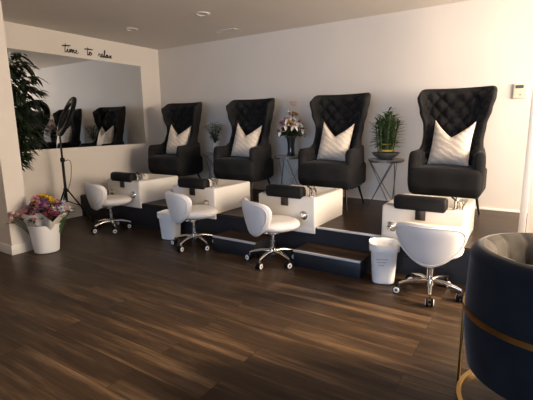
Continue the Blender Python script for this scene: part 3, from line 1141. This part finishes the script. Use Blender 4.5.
t = tag(empty('wall_notice', (-2.83, YB, 1.50)), 'small pale paper notice on the back wall behind the lilies', 'notice')
bm = bm_new(); box(bm, (-.10, -.003, -.16), (.10, 0, .15), 0); finish('sheet', bm, M['paper'], t, smooth=False)
bm = bm_new()
for (z, pts) in ((.07, [(-.06, 0), (-.04, .02), (-.03, -.01), (-.01, .02), (.01, -.01), (.03, .015), (.06, 0)]), (.035, [(-.04, 0), (-.02, .015), (0, -.01), (.02, .012), (.05, 0)])):
    tube(bm, crom([(a, -.0042, z + b) for a, b in pts], 4), .003, 5)
finish('scribble', bm, M['pink_ink'], t)

# ceiling fittings
def downlight(x, y):
    root = empty('ceiling_light', (x, y, ZC))
    bm = bm_new(); lathe(bm, [(.055, -.004), (.06, -.012), (.085, -.008), (.09, 0)], 32); finish('trim_ring', bm, M['lamp_white'], root, angle=50)
    bm = bm_new(); lathe(bm, [(.056, -.004), (.0, -.003)], 32); finish('lens', bm, M['lens'], root)
    return root
d0 = downlight(-3.31, 3.79)
tag(d0, 'round recessed ceiling light nearer the middle of the ceiling', 'ceiling light', 'recessed ceiling lights')
d1 = copy_tree(d0); d1.location = (-4.58, 3.81, ZC)
tag(d1, 'round recessed ceiling light above the wall lettering', 'ceiling light', 'recessed ceiling lights')
t = tag(empty('ceiling_vent', (-3.62, 4.62, ZC)), 'flat white vent in the ceiling near the back wall', 'vent')
bm = bm_new()
box(bm, (-.17, -.07, -.010), (.17, -.055, 0), .002); box(bm, (-.17, .055, -.010), (.17, .07, 0), .002)
box(bm, (-.17, -.07, -.010), (-.155, .07, 0), .002); box(bm, (.155, -.07, -.010), (.17, .07, 0), .002)
finish('vent_frame', bm, M['lamp_white'], t)
bm = bm_new()
for k in range(5):
    y = -.042 + .021 * k
    box(bm, (-.155, y - .007, -.006), (.155, y + .006, -.003), 0)
finish('vent_louvre', bm, M['lamp_white'], t, smooth=False)

# ------------------------------------------------------------------ ring light on tripod
def ring_light():
    root = tag(empty('ring_light', (-5.13, 3.0, 0)), 'black ring light on a tripod stand in front of the mirror', 'ring light')
    hub = .46
    bm = bm_new()
    for z0, z1, r in ((.30, .88, .017), (.85, 1.16, .0125)):
        tube(bm, [(0, 0, z0), (0, 0, z1)], r, 12)
    finish('pole', bm, M['black_plastic'], root)
    for z in (hub, .86):
        bm = bm_new(); lathe(bm, [(.012, z - .03), (.027, z - .025), (.027, z + .025), (.012, z + .03)], 16)
        tube(bm, [(.02, 0, z), (.055, -.02, z)], .009, 8)
        finish('collar', bm, M['black_plastic'], root)
    for k, a in enumerate((R(47), R(167), R(287))):
        d = Vector((math.cos(a), math.sin(a), 0)); z = Vector((0, 0, 1))
        bm = bm_new()
        tube(bm, [d * .022 + z * (hub + .005), d * .30 + z * .02], .010, 8)
        tube(bm, [d * .015 + z * .31, d * .155 + z * .245], .006, 6)
        lg = finish('leg', bm, M['black_plastic'], root)
        bm = bm_new(); tube(bm, [d * .287 + z * .03, d * .32 + z * .0135], .0135, 8)
        finish('rubber_foot', bm, M['black_rubber'], lg)
    # ring
    nh = Vector((.34, .94, 0)).normalized()
    tau = R(24)
    up = (Vector((0, 0, 1)) * math.cos(tau) + nh * math.sin(tau)).normalized()
    side = nh.cross(Vector((0, 0, 1))).normalized()
    nrm = (nh * math.cos(tau) - Vector((0, 0, 1)) * math.sin(tau)).normalized()
    c = Vector((.10, .07, 1.41))
    R0 = .225
    def ringmesh(w, t0, t1, seg=56):
        bm = bm_new()
        rows = []
        for k in range(seg):
            a = 2 * PI * k / seg
            e = side * math.cos(a) + up * math.sin(a)
            prof = [(-w, t0), (-w, t1 * .6), (-w * .6, t1), (w * .6, t1), (w, t1 * .6), (w, t0)]
            rows.append([bm.verts.new(c + e * (R0 + p) + nrm * q) for p, q in prof])
        m = len(rows[0])
        for i in range(seg):
            A = rows[i]; B = rows[(i + 1) % seg]
            for k in range(m):
                bm.faces.new((A[k], A[(k + 1) % m], B[(k + 1) % m], B[k]))
        return bm
    rg_ = finish('ring_housing', ringmesh(.046, .004, -.035), M['black_rubber'], root, angle=50)
    df = finish('ring_diffuser', ringmesh(.034, -.001, .0045), M['diffuser'], root, angle=50); df['label'] = 'milky white ring diffuser'
    bm = bm_new()
    lo = c - up * (R0 + .03) - nrm * .015
    tube(bm, crom([(0, 0, 1.14), (0, 0, 1.17), lo], 4), .012, 8)
    finish('bracket', bm, M['black_plastic'], root)
    bm = bm_new()
    tube(bm, crom([(.0, 0, .83), (.09, .03, .86), (.12, .04, .80), (.10, .03, .62), (.05, .02, .50), (.03, .01, .44)], 5), .004, 6)
    finish('cord', bm, M['black_rubber'], root)
    return root
ring_light()

# ------------------------------------------------------------------ navy barrel armchair in the foreground
def barrel_chair():
    root = empty('barrel_armchair')
    Ro, ztop, zbot = .33, .752, .19
    span = R(128)                      # half opening of the shell
    def plan(a, r):
        return Vector((r * math.sin(a), r * math.cos(a), 0))    # a=0 is the back (+y)
    nseg = 96
    # outer wall + rolled rim + channelled inside, as two meshes
    def htop(a):
        f = abs(a) / span
        return ztop - .05 * max(0, (f - .75) / .25) ** 1.5
    def section_outer(a):
        h = htop(a)
        bul = .018
        out = []
        for j in range(11):
            t = j / 10
            z = zbot + (h - .06 - zbot) * t
            r = Ro - .02 * (1 - t) ** 4 + bul * .4 * math.sin(PI * t)
            out.append((r, z))
        for k in range(1, 5):
            out.append((Ro - .048 + .052 * math.cos(PI * k / 8), h - .06 + .052 * math.sin(PI * k / 8) * 1.15))
        return out
    def section_inner(a):
        h = htop(a)
        # channel relief
        ch = abs(math.sin(a * 7.5)) ** .35
        pts = []
        rc, rr = Ro - .048, .052
        for k in range(4, 9):
            th = PI * k / 8
            pts.append((rc + rr * math.cos(th), h - .06 + rr * math.sin(th) * 1.15 - (1 - ch) * .014 * math.sin(th) * (1 if k > 4 else 0)))
        for j in range(1, 8):
            t = j / 7
            pts.append((rc - rr - .026 * ch * min(1, t * 3) - .015 * t, h - .06 + (.36 - h + .06) * t))
        return pts
    def sweep(fn, name):
        bm = bm_new()
        rows = []
        for i in range(nseg + 1):
            a = -span + 2 * span * i / nseg
            rows.append([bm.verts.new(plan(a, r) + Vector((0, 0, z))) for r, z in fn(a)])
        grid_faces(bm, rows)
        return bm, rows
    bm, rows = sweep(section_outer, 'o')
    # close the lower edge
    prev = None
    low = [bm.verts.new(Vector((v[0].co.x * .8, v[0].co.y * .8, zbot - .003))) for v in rows]
    for i in range(nseg):
        bm.faces.new((rows[i][0], rows[i + 1][0], low[i + 1], low[i]))
    finish('outer_shell', bm, M['velvet_navy'], root, angle=60)
    bm, rows = sweep(section_inner, 'i')
    for idx in (0, nseg):              # front ends of the arms
        a = -span if idx == 0 else span
        so = section_outer(a); si = section_inner(a)
        ring = [plan(a, r) + Vector((0, 0, z)) for r, z in so] + [plan(a, r) + Vector((0, 0, z)) for r, z in si[1:]] + [plan(a, .25) + Vector((0, 0, zbot))]
        bm.faces.new([bm.verts.new(p) for p in ring])
    finish('channelled_back', bm, M['velvet_navy_lit'], root, angle=60)
    bm = bm_new()
    lathe(bm, [(0, zbot), (.27, zbot), (.285, .22), (.285, .34), (.27, .40), (.22, .425), (0, .432)], 56)
    finish('seat', bm, M['velvet_navy_lit'], root, angle=50)
    # gold band, legs and floor ring
    Rb = Ro + .008
    bm = bm_new()
    rows = []
    for i in range(nseg + 1):
        a = -span + 2 * span * i / nseg
        rows.append([bm.verts.new(plan(a, r) + Vector((0, 0, z))) for r, z in ((Rb - .004, .448), (Rb + .006, .448), (Rb + .006, .474), (Rb - .004, .474), (Rb - .004, .448))])
    grid_faces(bm, rows)
    finish('gold_band', bm, M['gold'], root, angle=30)['label'] = 'gold metal band around the shell'
    for a in (-R(110), -R(5), R(60), R(122)):
        bm = bm_new()
        mt = Matrix.Rotation(-a, 4, 'Z')
        box(bm, (-.011, Rb + .001, .0), (.011, Rb + .012, .475), .002, mat=mt)
        finish('leg', bm, M['gold'], root)
    bm = bm_new()
    n = 72
    rows = []
    for i in range(n):
        a = 2 * PI * i / n
        rows.append([bm.verts.new(plan(a, r) + Vector((0, 0, z))) for r, z in ((Rb - .016, .0), (Rb + .005, .0), (Rb + .005, .018), (Rb - .016, .018))])
    for i in range(n):
        A = rows[i]; B = rows[(i + 1) % n]
        for k in range(4):
            bm.faces.new((A[k], A[(k + 1) % 4], B[(k + 1) % 4], B[k]))
    finish('base_ring', bm, M['gold'], root, angle=30)['label'] = 'gold ring on the floor'
    return root
ac = barrel_chair()
ac.location = (.14, 2.0, 0); ac.rotation_euler.z = R(78)
tag(ac, 'navy velvet barrel armchair with gold band, cut off at the right foreground', 'armchair')

# ------------------------------------------------------------------ light
def area(name, loc, rot, sx, sy, energy, color):
    l = bpy.data.lights.new(name, 'AREA')
    l.shape = 'RECTANGLE'; l.size = sx; l.size_y = sy; l.energy = energy; l.color = color
    o = link(bpy.data.objects.new(name, l)); o.location = loc; o.rotation_euler = rot
    return o
# warm evening light through the right window, dim blue daylight through the front window
area('window_daylight_right', (XR + .13, (W1[0] + W1[1]) / 2, (W1[2] + W1[3]) / 2), (0, R(90), 0), W1[3] - W1[2] - .1, W1[1] - W1[0] - .1, 330, (1.0, .80, .60))
area('window_daylight_front', ((W2[0] + W2[1]) / 2, YF - .14, (W2[2] + W2[3]) / 2), (R(90), 0, 0), W2[1] - W2[0] - .1, W2[3] - W2[2] - .1, 225, (.47, .68, 1.0))
sun = bpy.data.lights.new('low_sun', 'SUN'); sun.energy = 12.0; sun.angle = R(11); sun.color = (1, .74, .44)
so = link(bpy.data.objects.new('low_sun', sun)); so.location = (6, 6, 4)
so.rotation_euler = Vector((-1, -.5, -.55)).to_track_quat('-Z', 'Y').to_euler()

w = bpy.data.worlds.new('world'); sc.world = w; w.use_nodes = True
w.node_tree.nodes['Background'].inputs[0].default_value = (.55, .65, .9, 1)
w.node_tree.nodes['Background'].inputs[1].default_value = .6

# ------------------------------------------------------------------ camera
F, PITCH, YAW, ROLL, H = 405.2, .1844, .5772, -.014, 1.28
fw = Vector((-math.sin(YAW) * math.cos(PITCH), math.cos(YAW) * math.cos(PITCH), -math.sin(PITCH)))
rt0 = Vector((math.cos(YAW), math.sin(YAW), 0)); up0 = rt0.cross(fw)
rt = rt0 * math.cos(ROLL) + up0 * math.sin(ROLL); up = up0 * math.cos(ROLL) - rt0 * math.sin(ROLL)
cd = bpy.data.cameras.new('camera'); cam = link(bpy.data.objects.new('camera', cd))
cd.sensor_fit = 'HORIZONTAL'; cd.sensor_width = 36; cd.lens = 36 * F / 533; cd.clip_start = .02
m4 = Matrix((rt, up, -fw)).transposed().to_4x4(); m4.translation = Vector((0, 0, H))
cam.matrix_world = m4
sc.camera = cam

vs_ = sc.view_settings
vs_.view_transform = 'Standard'; vs_.look = 'None'; vs_.gamma = 1; vs_.use_curve_mapping = False
vs_.exposure = 0.0
